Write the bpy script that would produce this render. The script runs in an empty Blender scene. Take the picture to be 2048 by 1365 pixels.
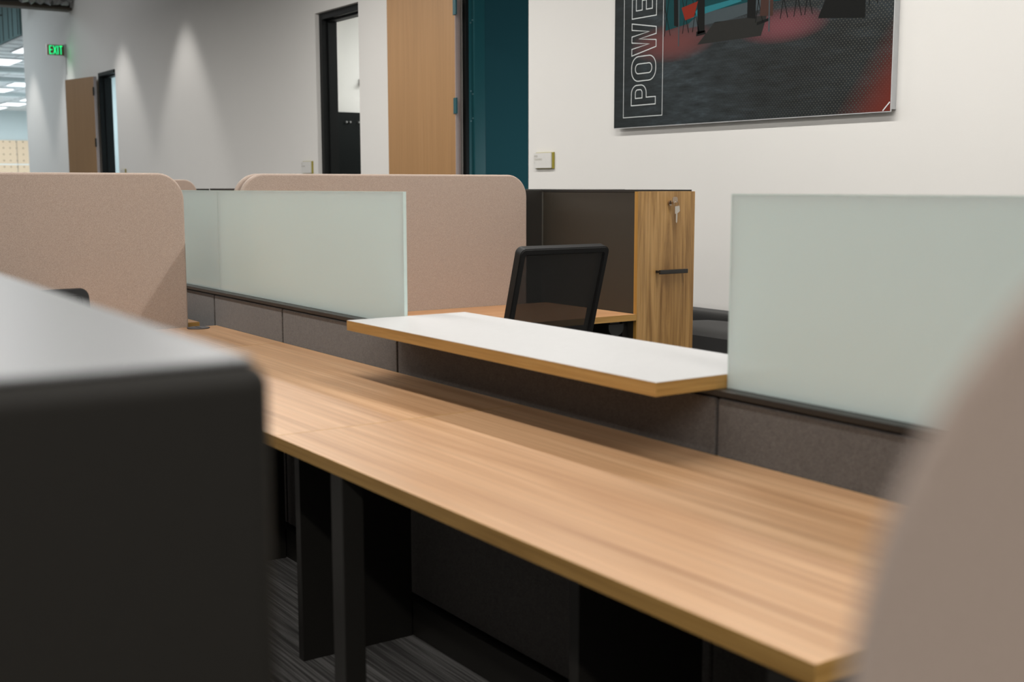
import bpy, bmesh, math, random
from mathutils import Vector, Matrix
random.seed(7)
R = math.radians
scn = bpy.context.scene
col = scn.collection

# ---------------------------------------------------------------- camera
H = 1.27
YAW, PIT, ROL = R(145.6519), R(7.380), R(-0.0681)
fw = Vector((math.cos(YAW)*math.cos(PIT), math.sin(YAW)*math.cos(PIT), -math.sin(PIT)))
rt = fw.cross(Vector((0, 0, 1))).normalized()
up = rt.cross(fw)
r2 = rt*math.cos(ROL) + up*math.sin(ROL)
u2 = -rt*math.sin(ROL) + up*math.cos(ROL)
cd = bpy.data.cameras.new('camera')
cam = bpy.data.objects.new('camera', cd); col.objects.link(cam)
m = Matrix((r2, u2, -fw)).transposed().to_4x4()
m.translation = Vector((0, 0, H))
cam.matrix_world = m
cd.sensor_width = 36
cd.lens = 2396.5/2048*36
cd.clip_start = .02; cd.clip_end = 200
cd.dof.use_dof = True
cd.dof.focus_distance = 4.8
cd.dof.aperture_fstop = 4.1
scn.camera = cam

# ---------------------------------------------------------------- view and light
vs = scn.view_settings
vs.view_transform = 'Standard'; vs.look = 'None'; vs.gamma = 1.0; vs.use_curve_mapping = False
vs.exposure = 0.0
w = bpy.data.worlds.new('world'); scn.world = w; w.use_nodes = True
w.node_tree.nodes['Background'].inputs[0].default_value = (1.0, 0.97, 0.93, 1)
w.node_tree.nodes['Background'].inputs[1].default_value = 0.20
try:
    scn.cycles.max_bounces = 8; scn.cycles.use_denoising = True
except Exception:
    pass

def area_light(name, loc, sx, sy, power, color=(1, .96, .9), rot=(0, 0, 0)):
    d = bpy.data.lights.new(name, 'AREA'); d.shape = 'RECTANGLE'
    d.size = sx; d.size_y = sy; d.energy = power; d.color = color
    o = bpy.data.objects.new(name, d); o.location = loc; o.rotation_euler = rot
    col.objects.link(o); return o

WARM = (1.0, .972, .93)
COOL = (.80, .93, 1.0)
# light of the pendant rows hung over the desks (fixtures are built further down)
PENDANTS = [(-7.6, 1.0), (-3.2, 1.0), (1.2, 1.0), (-7.6, 3.1), (-3.2, 3.1), (1.2, 3.1), (-7.6, -1.6), (-3.2, -1.6), (1.2, -1.4),  # unseen front right lamp is placed to brighten the near right screen
            (-12.2, 1.0)]  # unseen leftmost lamp, added to brighten the left wall
PW = {p: {1.0: 50, 3.1: 60, -1.6: 16, -1.4: 105}[p[1]] for p in PENDANTS}
PW[(-12.2, 1.0)] = 90; PW[(1.2, 3.1)] = 18; PW[(-3.2, 3.1)] = 70; PW[(1.2, 1.0)] = 42; PW[(1.2, -1.4)] = 92; PW[(-7.6, 3.1)] = 56
for px, py in PENDANTS:
    area_light('pendant_light', (px, py, 3.285), 3.4, .10, PW[(px, py)], WARM)
# room lights and an added teal fill behind the openings and the ceiling panels of the far office
area_light('meeting_room_light', (-9.2, 6.3, 2.95), 1.2, 1.2, 42, (.97, 1, .98))
area_light('teal_room_fill', (-6.3, 6.2, 1.2), .8, .8, 20.0, (.8, .95, 1), (R(90), 0, R(90)))  # low sideways lamp added to brighten the teal wall
area_light('store_room_light', (-16.3, 6.2, 2.95), 1.2, 1.2, 60, COOL)
area_light('far_office_light', (-24, 7.5, 3.6), 5, 3, 130, COOL)
area_light('far_office_light', (-31, 7.5, 3.6), 6, 4, 190, COOL)
area_light('far_office_light', (-37, 8.5, 3.6), 6, 4, 190, COOL)
area_light('hall_fill', (-16.5, 2.0, 4.5), 3, 1.5, 45, (.97, .98, 1))  # unseen fill lamps added to brighten the left end of the wall
area_light('hall_fill', (-21.0, 1.5, 4.5), 3, 3, 120, COOL)

def spot_light(loc, power, ang=66, blend=.55, color=(1, .97, .93)):
    d = bpy.data.lights.new('downlight_beam', 'SPOT'); d.energy = power; d.spot_size = R(ang)
    d.spot_blend = blend; d.color = color; d.shadow_soft_size = .05
    o = bpy.data.objects.new('downlight_beam', d); o.location = loc; col.objects.link(o)
SPOTS = [-13.1, -15.4, -17.9, -20.1]
for sx in SPOTS:
    spot_light((sx, 4.03, 3.98), 88)

# ---------------------------------------------------------------- materials
def newmat(name):
    mt = bpy.data.materials.new(name); mt.use_nodes = True
    nt = mt.node_tree; return mt, nt, nt.nodes['Principled BSDF']
def srgb(r, g, b):
    f = lambda c: (c/255/12.92) if c/255 <= .04045 else ((c/255+.055)/1.055)**2.4
    return (f(r), f(g), f(b), 1)
def coords(nt, scale, rot=(0, 0, 0)):
    tc = nt.nodes.new('ShaderNodeTexCoord'); mp = nt.nodes.new('ShaderNodeMapping')
    mp.inputs['Scale'].default_value = scale; mp.inputs['Rotation'].default_value = rot
    nt.links.new(tc.outputs['Object'], mp.inputs['Vector']); return mp.outputs[0]
def noise(nt, vec, scale, detail=3, rough=.5, dist=0):
    n = nt.nodes.new('ShaderNodeTexNoise'); n.inputs['Scale'].default_value = scale
    n.inputs['Detail'].default_value = detail; n.inputs['Roughness'].default_value = rough
    n.inputs['Distortion'].default_value = dist
    nt.links.new(vec, n.inputs['Vector']); return n.outputs['Fac']
def ramp(nt, fac, stops):
    r = nt.nodes.new('ShaderNodeValToRGB'); e = r.color_ramp.elements
    while len(e) < len(stops): e.new(.5)
    for i, (p, c) in enumerate(stops):
        e[i].position = p; e[i].color = c
    nt.links.new(fac, r.inputs[0]); return r.outputs[0]
def mathn(nt, op, a, b=None, clamp=False):
    n = nt.nodes.new('ShaderNodeMath'); n.operation = op; n.use_clamp = clamp
    for i, v in enumerate((a, b)):
        if v is None: continue
        if isinstance(v, (int, float)): n.inputs[i].default_value = v
        else: nt.links.new(v, n.inputs[i])
    return n.outputs[0]
def mixc(nt, fac, a, b):
    n = nt.nodes.new('ShaderNodeMix'); n.data_type = 'RGBA'
    for s, v in (('Factor', fac), ('A', a), ('B', b)):
        i = [k for k in n.inputs if k.name == s and (k.type == ('VALUE' if s == 'Factor' else 'RGBA'))][0]
        if isinstance(v, (tuple, float, int)): i.default_value = v
        else: nt.links.new(v, i)
    return [o for o in n.outputs if o.type == 'RGBA'][0]
def bump(nt, b, h, strength, dist=.002):
    n = nt.nodes.new('ShaderNodeBump'); n.inputs['Strength'].default_value = strength
    n.inputs['Distance'].default_value = dist
    nt.links.new(h, n.inputs['Height']); nt.links.new(n.outputs[0], b.inputs['Normal'])

def plain(name, c, rough=.5, metal=0, spec=.5, bmp=0):
    mt, nt, b = newmat(name)
    v = coords(nt, (1, 1, 1)); n = noise(nt, v, 40, 2)
    d = tuple(x*.93 for x in c[:3])+(1,)
    nt.links.new(mixc(nt, n, d, c), b.inputs['Base Color'])
    b.inputs['Roughness'].default_value = rough; b.inputs['Metallic'].default_value = metal
    b.inputs['Specular IOR Level'].default_value = spec
    if bmp: bump(nt, b, noise(nt, v, 500, 2), bmp, .0005)
    return mt
def wood(name, cols, axis='x', rough=.38, fine=1.0, spec=.5, stretch=1.0, contrast=1.0, dist=.6):
    mt, nt, b = newmat(name)
    a, c2, c3 = cols
    lo, hi = .55*stretch, 15*fine
    sc = {'x': (lo, hi, hi), 'y': (hi, lo, hi), 'z': (hi, hi, lo)}[axis]
    v = coords(nt, sc)
    n1 = noise(nt, v, 1.0, 6, .62, dist)
    v2 = coords(nt, tuple(s*(5.5 if s == hi else 2.2) for s in sc))
    n2 = noise(nt, v2, 1.0, 4, .6, .2)
    k = .13/contrast
    base = ramp(nt, n1, [(.5-2*k, a), (.5, c2), (.5+2*k, c3)])
    dark = tuple(x*.72 for x in a[:3])+(1,)
    g = ramp(nt, n2, [(.36, (1, 1, 1, 1)), (.60, (0, 0, 0, 1))])
    bw = nt.nodes.new('ShaderNodeRGBToBW'); nt.links.new(g, bw.inputs[0])
    f = mathn(nt, 'MULTIPLY', bw.outputs[0], .30*contrast)
    nt.links.new(mixc(nt, f, base, dark), b.inputs['Base Color'])
    b.inputs['Roughness'].default_value = rough; b.inputs['Specular IOR Level'].default_value = spec
    bump(nt, b, n2, .08, .0006)
    return mt
def fabric(name, ca, cb, scale=900, mottled=0, rough=.95, bmp=.35, big=0):
    mt, nt, b = newmat(name)
    v = coords(nt, (1, 1, 1))
    n = noise(nt, v, scale, 2, .7)
    n = ramp(nt, n, [(.32, (0, 0, 0, 1)), (.68, (1, 1, 1, 1))])
    bw = nt.nodes.new('ShaderNodeRGBToBW'); nt.links.new(n, bw.inputs[0]); f = bw.outputs[0]
    if mottled:
        n3 = noise(nt, v, scale*.16, 3, .6)
        f = mathn(nt, 'ADD', mathn(nt, 'MULTIPLY', f, 1-mottled), mathn(nt, 'MULTIPLY', n3, mottled), True)
    nt.links.new(mixc(nt, f, ca, cb), b.inputs['Base Color'])
    b.inputs['Roughness'].default_value = rough; b.inputs['Specular IOR Level'].default_value = .15
    b.inputs['Sheen Weight'].default_value = .25; b.inputs['Sheen Roughness'].default_value = .5
    bump(nt, b, f, bmp, .0012)
    return mt
def emit(name, c, s):
    mt, nt, b = newmat(name)
    b.inputs['Base Color'].default_value = c
    b.inputs['Emission Color'].default_value = c; b.inputs['Emission Strength'].default_value = s
    return mt

M = {}
def wallmat(name, c, sc=260):
    mt, nt, b = newmat(name)
    v = coords(nt, (1, 1, 1))
    n = noise(nt, v, 3, 3)
    d = tuple(x*.975 for x in c[:3])+(1,)
    nt.links.new(mixc(nt, n, d, c), b.inputs['Base Color'])
    b.inputs['Roughness'].default_value = .85; b.inputs['Specular IOR Level'].default_value = .2
    bump(nt, b, noise(nt, v, sc, 2), .15, .001)
    return mt
M['wall'] = wallmat('painted_wall', (.80, .785, .755, 1))
M['wall_cool'] = wallmat('cool_painted_wall', (.62, .68, .68, 1))
M['teal'] = wallmat('teal_paint', (.020, .085, .10, 1))
M['ceiling'] = wallmat('dark_ceiling', (.10, .10, .10, 1))
M['tile'] = wallmat('ceiling_tile', (.86, .88, .88, 1))
M['concrete'] = wallmat('teal_grey_bulkhead', (.16, .25, .255, 1))
M['desk'] = wood('walnut_laminate', (srgb(166, 122, 84), srgb(194, 151, 112), srgb(213, 172, 133)), 'x', .36, contrast=1.2)
M['desk_y'] = wood('walnut_laminate_across', (srgb(160, 112, 72), srgb(188, 140, 98), srgb(207, 163, 122)), 'y', .40)
M['edge'] = wood('oak_edge_band', (srgb(158, 118, 58), srgb(184, 142, 78), srgb(198, 158, 94)), 'x', .5, 6, stretch=5)
M['edge_y'] = wood('oak_edge_band_across', (srgb(158, 118, 58), srgb(184, 142, 78), srgb(198, 158, 94)), 'y', .5, 6, stretch=5)
M['door'] = wood('laminate_upright_grain', (srgb(128, 92, 50), srgb(178, 138, 84), srgb(198, 158, 104)), 'z', .42, 1.1, contrast=1.3, stretch=2.2, dist=1.6)
M['door_edge'] = wood('laminate_edge', (srgb(165, 120, 50), srgb(190, 142, 66), srgb(200, 155, 80)), 'z', .5, 3)
M['leaf'] = wood('cherry_veneer', (srgb(146, 110, 70), srgb(164, 124, 80), srgb(172, 133, 90)), 'z', .5, 1.3, contrast=.6, dist=1.5)
M['leaf_brown'] = wood('brown_veneer', (srgb(140, 108, 70), srgb(156, 120, 80), srgb(164, 130, 88)), 'z', .5, 1.6, contrast=.5)
M['leaf_edge'] = plain('pale_door_edge', (.42, .33, .31, 1), .6)
M['white'] = plain('white_laminate', (.565, .565, .565, 1), .42)
M['pink'] = fabric('dusty_beige_fabric', srgb(150, 132, 120), srgb(192, 174, 161), 700, 0, bmp=.25)
M['grey'] = fabric('charcoal_felt', srgb(52, 48, 46), srgb(122, 117, 113), 480, .35)
M['metal'] = plain('dark_bronze_metal', (.022, .020, .017, 1), .42, .1)
M['metal_side'] = plain('dark_brown_laminate', (.047, .041, .031, 1), .5, spec=.35)
M['black'] = plain('black_plastic', (.007, .007, .007, 1), .55, spec=.35)
M['frame'] = plain('black_door_frame', (.006, .007, .007, 1), .5, spec=.2)
M['frame_teal'] = plain('dark_teal_frame', (.012, .085, .10, 1), .4)
M['gloss'] = None
M['chrome'] = plain('nickel', (.45, .36, .28, 1), .25, 1)
M['key'] = plain('key_metal', (.60, .56, .50, 1), .4, .6)
M['upholstery'] = fabric('black_upholstery', srgb(15, 15, 14), srgb(28, 27, 25), 500)
M['olive'] = plain('olive_plate', srgb(158, 146, 48), .5)
M['placard'] = plain('placard_white', (.74, .73, .70, 1), .5)
M['letter'] = plain('placard_letter', (.50, .48, .42, 1), .6)
M['silver'] = plain('pale_metal_edge', (.55, .56, .57, 1), .4)
M['print_line'] = plain('printed_white_line', (.68, .72, .72, 1), .5)
M['board'] = plain('black_board', (.004, .006, .006, 1), .45, spec=.15)
M['rust'] = plain('brown_steel', (.085, .07, .052, 1), .7)
M['foil'] = plain('foil_duct', (.3, .3, .3, 1), .35, .8)
M['lamp_on'] = emit('lamp_panel', (.95, .98, 1, 1), 1.6)
M['pendant_on'] = emit('pendant_diffuser', (1, .96, .9, 1), 3.0)
M['exit_on'] = emit('exit_green', (.01, .8, .26, 1), 1.15)
M['exit_face'] = plain('exit_face', srgb(120, 100, 70), .4)
M['rubber'] = plain('grommet_grey', (.10, .095, .10, 1), .6)
M['paddle'] = plain('grey_paddle', (.03, .032, .03, 1), .5)
M['zinc'] = plain('screw_head', (.35, .55, .6, 1), .3, .8)

def make_gloss(name, rough, ior):
    mt, nt, b = newmat(name)
    v = coords(nt, (1, 1, 1))
    n = noise(nt, v, 300, 2)
    nt.links.new(mixc(nt, n, (.012, .011, .009, 1), (.018, .016, .013, 1)), b.inputs['Base Color'])
    b.inputs['Roughness'].default_value = rough; b.inputs['IOR'].default_value = ior
    return mt
M['gloss'] = make_gloss('satin_black_top', .20, 1.9)
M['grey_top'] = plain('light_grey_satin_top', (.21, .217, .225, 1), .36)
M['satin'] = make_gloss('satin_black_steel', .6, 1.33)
def make_glass():
    mt, nt, b = newmat('frosted_glass')
    b.inputs['Base Color'].default_value = (.85, .91, .90, 1)
    b.inputs['Roughness'].default_value = .06; b.inputs['IOR'].default_value = 1.5
    tr = nt.nodes.new('ShaderNodeBsdfTranslucent'); tr.inputs[0].default_value = (.72, .84, .81, 1)
    mx = nt.nodes.new('ShaderNodeMixShader'); mx.inputs[0].default_value = .42
    nt.links.new(b.outputs[0], mx.inputs[1]); nt.links.new(tr.outputs[0], mx.inputs[2])
    nt.links.new(mx.outputs[0], nt.nodes['Material Output'].inputs[0])
    return mt
M['glass'] = make_glass()
M['glass_edge'] = plain('polished_glass_edge', (.66, .78, .74, 1), .2)
def make_mesh_fabric():
    mt, nt, b = newmat('chair_mesh')
    b.inputs['Base Color'].default_value = (.012, .012, .011, 1); b.inputs['Roughness'].default_value = .8
    tp = nt.nodes.new('ShaderNodeBsdfTransparent')
    v = coords(nt, (1, 1, 1))
    wv = nt.nodes.new('ShaderNodeTexWave'); wv.inputs['Scale'].default_value = 160; wv.bands_direction = 'Z'
    nt.links.new(v, wv.inputs['Vector'])
    wv2 = nt.nodes.new('ShaderNodeTexWave'); wv2.inputs['Scale'].default_value = 160; wv2.bands_direction = 'Y'
    nt.links.new(v, wv2.inputs['Vector'])
    f = mathn(nt, 'MULTIPLY', wv.outputs['Fac'], wv2.outputs['Fac'])
    f = mathn(nt, 'ADD', mathn(nt, 'MULTIPLY', f, .5), .16, True)
    mx = nt.nodes.new('ShaderNodeMixShader')
    nt.links.new(f, mx.inputs[0]); nt.links.new(b.outputs[0], mx.inputs[1]); nt.links.new(tp.outputs[0], mx.inputs[2])
    nt.links.new(mx.outputs[0], nt.nodes['Material Output'].inputs[0])
    return mt
M['mesh'] = make_mesh_fabric()
def make_carpet():
    mt, nt, b = newmat('striped_carpet')
    v = coords(nt, (1.2, 70, 1)); n1 = noise(nt, v, 1, 3, .7)
    v2 = coords(nt, (1, 1, 1)); n2 = noise(nt, v2, 420, 2, .8)
    f = mathn(nt, 'MULTIPLY', ramp(nt, n1, [(.42, (.25, .25, .25, 1)), (.62, (1, 1, 1, 1))]), n2)
    nt.links.new(mixc(nt, f, (.04, .038, .037, 1), (.62, .60, .58, 1)), b.inputs['Base Color'])
    b.inputs['Roughness'].default_value = 1; b.inputs['Specular IOR Level'].default_value = .05
    bump(nt, b, n2, .6, .004)
    return mt
M['carpet'] = make_carpet()
def make_pegboard():
    mt, nt, b = newmat('perforated_wood')
    tc = nt.nodes.new('ShaderNodeTexCoord'); sp = nt.nodes.new('ShaderNodeSeparateXYZ')
    nt.links.new(tc.outputs['Object'], sp.inputs[0])
    def cell(o, p):
        q = mathn(nt, 'FRACT', mathn(nt, 'DIVIDE', o, p)); q = mathn(nt, 'SUBTRACT', q, .5)
        return mathn(nt, 'MULTIPLY', q, q)
    d = mathn(nt, 'ADD', cell(sp.outputs['Y'], .2), cell(sp.outputs['Z'], .2))
    hole = mathn(nt, 'LESS_THAN', d, .012)
    nt.links.new(mixc(nt, hole, srgb(232, 203, 172), srgb(150, 118, 90)), b.inputs['Base Color'])
    b.inputs['Roughness'].default_value = .6
    return mt
M['pegboard'] = make_pegboard()
def make_print():
    """dark printed photograph: asphalt at night with two reddish glows and a red dotted corner"""
    mt, nt, b = newmat('printed_photo')
    tc = nt.nodes.new('ShaderNodeTexCoord'); sp = nt.nodes.new('ShaderNodeSeparateXYZ')
    nt.links.new(tc.outputs['Object'], sp.inputs[0]); X, Z = sp.outputs['X'], sp.outputs['Z']
    # local x: 0 (left) .. 2.0 ; local z: 0 (bottom) .. 1.33
    v = coords(nt, (6, 1, 30)); n1 = noise(nt, v, 1.0, 5, .7)
    base = ramp(nt, n1, [(.3, srgb(32, 36, 37)), (.55, srgb(50, 57, 60)), (.75, srgb(66, 76, 82))])
    def blob(cx, cz, rx, rz):
        a = mathn(nt, 'DIVIDE', mathn(nt, 'SUBTRACT', X, cx), rx); c = mathn(nt, 'DIVIDE', mathn(nt, 'SUBTRACT', Z, cz), rz)
        d = mathn(nt, 'ADD', mathn(nt, 'MULTIPLY', a, a), mathn(nt, 'MULTIPLY', c, c))
        return mathn(nt, 'SUBTRACT', 1.0, d, True)
    # darkening towards lower right and left border
    dk = mathn(nt, 'MULTIPLY', blob(1.55, .25, .85, .55), .65)
    base = mixc(nt, dk, base, srgb(26, 26, 24))
    dl = mathn(nt, 'MULTIPLY', mathn(nt, 'SUBTRACT', 1.0, mathn(nt, 'DIVIDE', X, .55), True), .75)
    base = mixc(nt, dl, base, srgb(32, 36, 36))
    base = mixc(nt, mathn(nt, 'MULTIPLY', blob(.50, .455, .36, .11), .95), base, srgb(108, 62, 60))
    base = mixc(nt, mathn(nt, 'MULTIPLY', blob(1.32, .46, .32, .09), .95), base, srgb(112, 64, 70))
    # halftone dots
    def cell(o, p):
        q = mathn(nt, 'FRACT', mathn(nt, 'DIVIDE', o, p)); q = mathn(nt, 'SUBTRACT', q, .5)
        return mathn(nt, 'MULTIPLY', q, q)
    s = mathn(nt, 'ADD', X, Z); t = mathn(nt, 'SUBTRACT', X, Z)
    d = mathn(nt, 'ADD', cell(s, .021), cell(t, .021))
    dot = mathn(nt, 'LESS_THAN', d, .035)
    dotm = mathn(nt, 'MULTIPLY', dot, mathn(nt, 'DIVIDE', mathn(nt, 'SUBTRACT', X, .8, True), 2.2, True))
    base = mixc(nt, dotm, base, srgb(120, 118, 106))
    # red corner: distance along a diagonal line
    g = mathn(nt, 'SUBTRACT', mathn(nt, 'ADD', mathn(nt, 'MULTIPLY', X, .83), 0), mathn(nt, 'MULTIPLY', Z, .62))
    g = mathn(nt, 'DIVIDE', mathn(nt, 'SUBTRACT', g, 1.385), .24, True)
    hd = mathn(nt, 'MULTIPLY', mathn(nt, 'SUBTRACT', .62, g, True), mathn(nt, 'LESS_THAN', d, .09))
    g2 = mathn(nt, 'SUBTRACT', g, mathn(nt, 'MULTIPLY', hd, 1.2), True)
    base = mixc(nt, g2, base, srgb(104, 42, 32))
    nt.links.new(base, b.inputs['Base Color'])
    b.inputs['Roughness'].default_value = .65; b.inputs['Specular IOR Level'].default_value = .15
    return mt
M['print'] = make_print()
for nm, c in (('teal_ink', srgb(20, 66, 70)), ('cyan_ink', srgb(44, 118, 128)), ('black_ink', srgb(24, 25, 24)), ('rug_ink', srgb(44, 44, 42)),
              ('red_ink', srgb(132, 44, 30)), ('grey_ink', srgb(70, 80, 84)), ('brown_ink', srgb(70, 50, 44))):
    M[nm] = plain(nm, c, .7, spec=.1)

# ---------------------------------------------------------------- builders
def tag(o, label=None, cat=None, group=None, kind=None):
    for k, v in (('label', label), ('category', cat), ('group', group), ('kind', kind)):
        if v: o[k] = v
    return o
class MB:
    def __init__(s): s.bm = bmesh.new()
    def box(s, x0, x1, y0, y1, z0, z1, bev=0, seg=2, M4=None):
        t = bmesh.new(); bmesh.ops.create_cube(t, size=1)
        for v in t.verts:
            v.co = Vector(((x0+x1)/2+v.co.x*(x1-x0), (y0+y1)/2+v.co.y*(y1-y0), (z0+z1)/2+v.co.z*(z1-z0)))
        if bev: bmesh.ops.bevel(t, geom=list(t.edges), offset=bev, segments=seg, affect='EDGES', profile=.5)
        if M4 is not None: bmesh.ops.transform(t, matrix=M4, verts=t.verts)
        s.add(t); return s
    def cyl(s, a, b, r, r2=None, n=16, bev=0):
        a, b = Vector(a), Vector(b); L = (b-a).length
        t = bmesh.new(); bmesh.ops.create_cone(t, cap_ends=True, segments=n, radius1=r, radius2=r if r2 is None else r2, depth=L)
        q = (b-a).to_track_quat('Z', 'Y').to_matrix().to_4x4(); q.translation = (a+b)/2
        if bev:
            bmesh.ops.bevel(t, geom=[e for e in t.edges if len(e.link_faces) == 2 and max(len(f.verts) for f in e.link_faces) > 4], offset=bev, segments=2, affect='EDGES')
        bmesh.ops.transform(t, matrix=q, verts=t.verts); s.add(t); return s
    def prism(s, pts, d0, d1, axes='yz', bev=0, seg=3, M4=None):
        """outline pts in the plane of axes, extruded along the remaining axis from d0 to d1"""
        ia, ib = ['xyz'.index(c) for c in axes]; ic = 3-ia-ib
        t = bmesh.new(); r0, r1 = [], []
        for p in pts:
            for rr, d in ((r0, d0), (r1, d1)):
                c = [0, 0, 0]; c[ia] = p[0]; c[ib] = p[1]; c[ic] = d; rr.append(t.verts.new(c))
        t.faces.new(r0); t.faces.new(list(reversed(r1)))
        n = len(pts)
        for i in range(n): t.faces.new((r0[i], r1[i], r1[(i+1) % n], r0[(i+1) % n]))
        bmesh.ops.recalc_face_normals(t, faces=t.faces)
        if bev:
            caps = [f for f in t.faces if len(f.verts) == n]
            es = list({e for f in caps for e in f.edges})
            bmesh.ops.bevel(t, geom=es, offset=bev, segments=seg, affect='EDGES', profile=.5)
        if M4 is not None: bmesh.ops.transform(t, matrix=M4, verts=t.verts)
        s.add(t); return s
    def tube(s, pts, r, n=8, closed=False):
        pts = [Vector(p) for p in pts]; t = bmesh.new(); rings = []; N = len(pts)
        ref = None
        for i, p in enumerate(pts):
            a = pts[(i-1) % N] if (closed or i > 0) else p; c = pts[(i+1) % N] if (closed or i < N-1) else p
            d = (c-a).normalized()
            if ref is None: ref = d.orthogonal().normalized()
            ref = (ref-d*ref.dot(d)).normalized(); q = d.cross(ref)
            rr = r[i] if isinstance(r, (list, tuple)) else r
            rings.append([t.verts.new(p+ref*math.cos(2*math.pi*k/n)*rr+q*math.sin(2*math.pi*k/n)*rr) for k in range(n)])
        for i in range(N if closed else N-1):
            A, B = rings[i], rings[(i+1) % N]
            for k in range(n): t.faces.new((A[k], A[(k+1) % n], B[(k+1) % n], B[k]))
        if not closed: t.faces.new(list(reversed(rings[0]))); t.faces.new(rings[-1])
        bmesh.ops.recalc_face_normals(t, faces=t.faces); s.add(t); return s
    def add(s, t):
        me = bpy.data.meshes.new('tmp'); t.to_mesh(me); t.free(); s.bm.from_mesh(me); bpy.data.meshes.remove(me)
    def build(s, name, mat, parent=None, origin=None, smooth=True):
        off = Vector((0, 0, 0))
        if parent is not None:
            p = parent
            while p is not None: off += p.location; p = p.parent
        elif origin is not None: off = Vector(origin)
        bmesh.ops.translate(s.bm, vec=-off, verts=s.bm.verts)
        me = bpy.data.meshes.new(name); s.bm.to_mesh(me); s.bm.free()
        for mm in (mat if isinstance(mat, (list, tuple)) else [mat]): me.materials.append(mm)
        if smooth:
            me.shade_smooth()
            try: me.set_sharp_from_angle(angle=R(35))
            except Exception: pass
        o = bpy.data.objects.new(name, me); col.objects.link(o)
        if smooth:
            wn = o.modifiers.new('weighted', 'WEIGHTED_NORMAL'); wn.keep_sharp = True; wn.weight = 80
        if parent is not None: o.parent = parent
        elif origin is not None: o.location = origin
        return o
def thing(name, loc, label, cat, group=None):
    o = bpy.data.objects.new(name, None); o.location = loc; o.empty_display_size = .1; col.objects.link(o)
    return tag(o, label, cat, group)
def copy_tree(o, parent=None):
    c = o.copy(); col.objects.link(c)
    if parent is not None: c.parent = parent
    for ch in list(o.children): copy_tree(ch, c)
    return c
def struct(name, mb, mat, smooth=False, parent=None):
    o = mb.build(name, mat, parent, smooth=smooth)
    if parent is None: o['kind'] = 'structure'
    return o
def rrect(a0, a1, b0, b1, r, corners=(1, 1, 1, 1), n=10):
    """rounded rectangle outline; corners: (a0b0, a1b0, a1b1, a0b1)"""
    pts = []
    cs = [((a0, b0), 180, corners[0]), ((a1, b0), 270, corners[1]), ((a1, b1), 0, corners[2]), ((a0, b1), 90, corners[3])]
    for (a, b), st, k in cs:
        if not k: pts.append((a, b)); continue
        rr = r*k
        ca = a+rr if a == a0 else a-rr; cb = b+rr if b == b0 else b-rr
        for i in range(n+1):
            t = R(st+90*i/n); pts.append((ca+rr*math.cos(t), cb+rr*math.sin(t)))
    return pts
def text_mesh(txt, size, loc, rot, mat, name, parent, ext=.0006, align='LEFT'):
    cu = bpy.data.curves.new('txt', 'FONT'); cu.body = txt; cu.size = size; cu.extrude = ext; cu.align_x = align
    o = bpy.data.objects.new('txt', cu); col.objects.link(o)
    dg = bpy.context.evaluated_depsgraph_get(); dg.update()
    me = bpy.data.meshes.new_from_object(o.evaluated_get(dg)); bpy.data.objects.remove(o); bpy.data.curves.remove(cu)
    me.transform(Matrix.Translation(loc) @ rot)
    off = Vector((0, 0, 0)); p = parent
    while p is not None: off += p.location; p = p.parent
    me.transform(Matrix.Translation(-off)); me.materials.clear(); me.materials.append(mat)
    ob = bpy.data.objects.new(name, me); col.objects.link(ob); ob.parent = parent; return ob
WALLROT = Matrix.Rotation(R(90), 4, 'X')          # text standing on a wall that faces -y
FACEX = Matrix.Rotation(R(90), 4, 'Z') @ WALLROT   # text facing +x

# ================================================================ THE ROOM
YW = 4.628
WT = .16
struct('floor', MB().box(-22, 3.2, -5, 14, -.12, 0), M['carpet'])
struct('floor_far_office', MB().box(-42, -22, -5, 14, -.12, 0), M['tile'])  # unseen floor made pale to bounce light onto the far ceiling
struct('ceiling', MB().box(-22.4, 3.2, -5, 4.62, 4.6, 4.75), M['ceiling'])
ops = [(-16.50, -15.745), (-9.808, -8.989), (-7.385, -6.575)]
wb = MB(); x = -20.66
for a, b in ops:
    wb.box(x, a, YW, YW+WT, 0, 4.6); wb.box(a, b, YW, YW+WT, 2.76, 4.6); x = b
wb.box(x, 3.2, YW, YW+WT, 0, 4.6)
struct('wall_back', wb, M['wall'])
bb = MB(); x = -20.66
for a, b in ops:
    bb.box(x, a-.002, YW-.012, YW, 0, .10, .003); x = b+.002
bb.box(x, 3.2, YW-.012, YW, 0, .10, .003)
struct('baseboard_back', bb, M['metal'])

# rooms behind the openings
def room(n, x0, x1, y1, wl, wback, zt=3.0):
    y0 = YW+WT
    struct('wall_%s_left' % n, MB().box(x0-.1, x0, y0, y1, 0, zt), wl)
    struct('wall_%s_right' % n, MB().box(x1, x1+.1, y0, y1, 0, zt), wl)
    struct('wall_%s_far' % n, MB().box(x0-.1, x1+.1, y1, y1+.1, 0, zt), wback)
    struct('ceiling_%s' % n, MB().box(x0-.1, x1+.1, y0, y1+.1, zt, zt+.1), M['tile'])
room('store', -17.3, -15.2, 8.5, M['wall_cool'], M['wall_cool'])
room('meeting', -10.4, -8.75, 8.2, M['wall'], M['wall'])
room('teal', -8.35, -5.6, 8.2, M['teal'], M['teal'])

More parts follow.
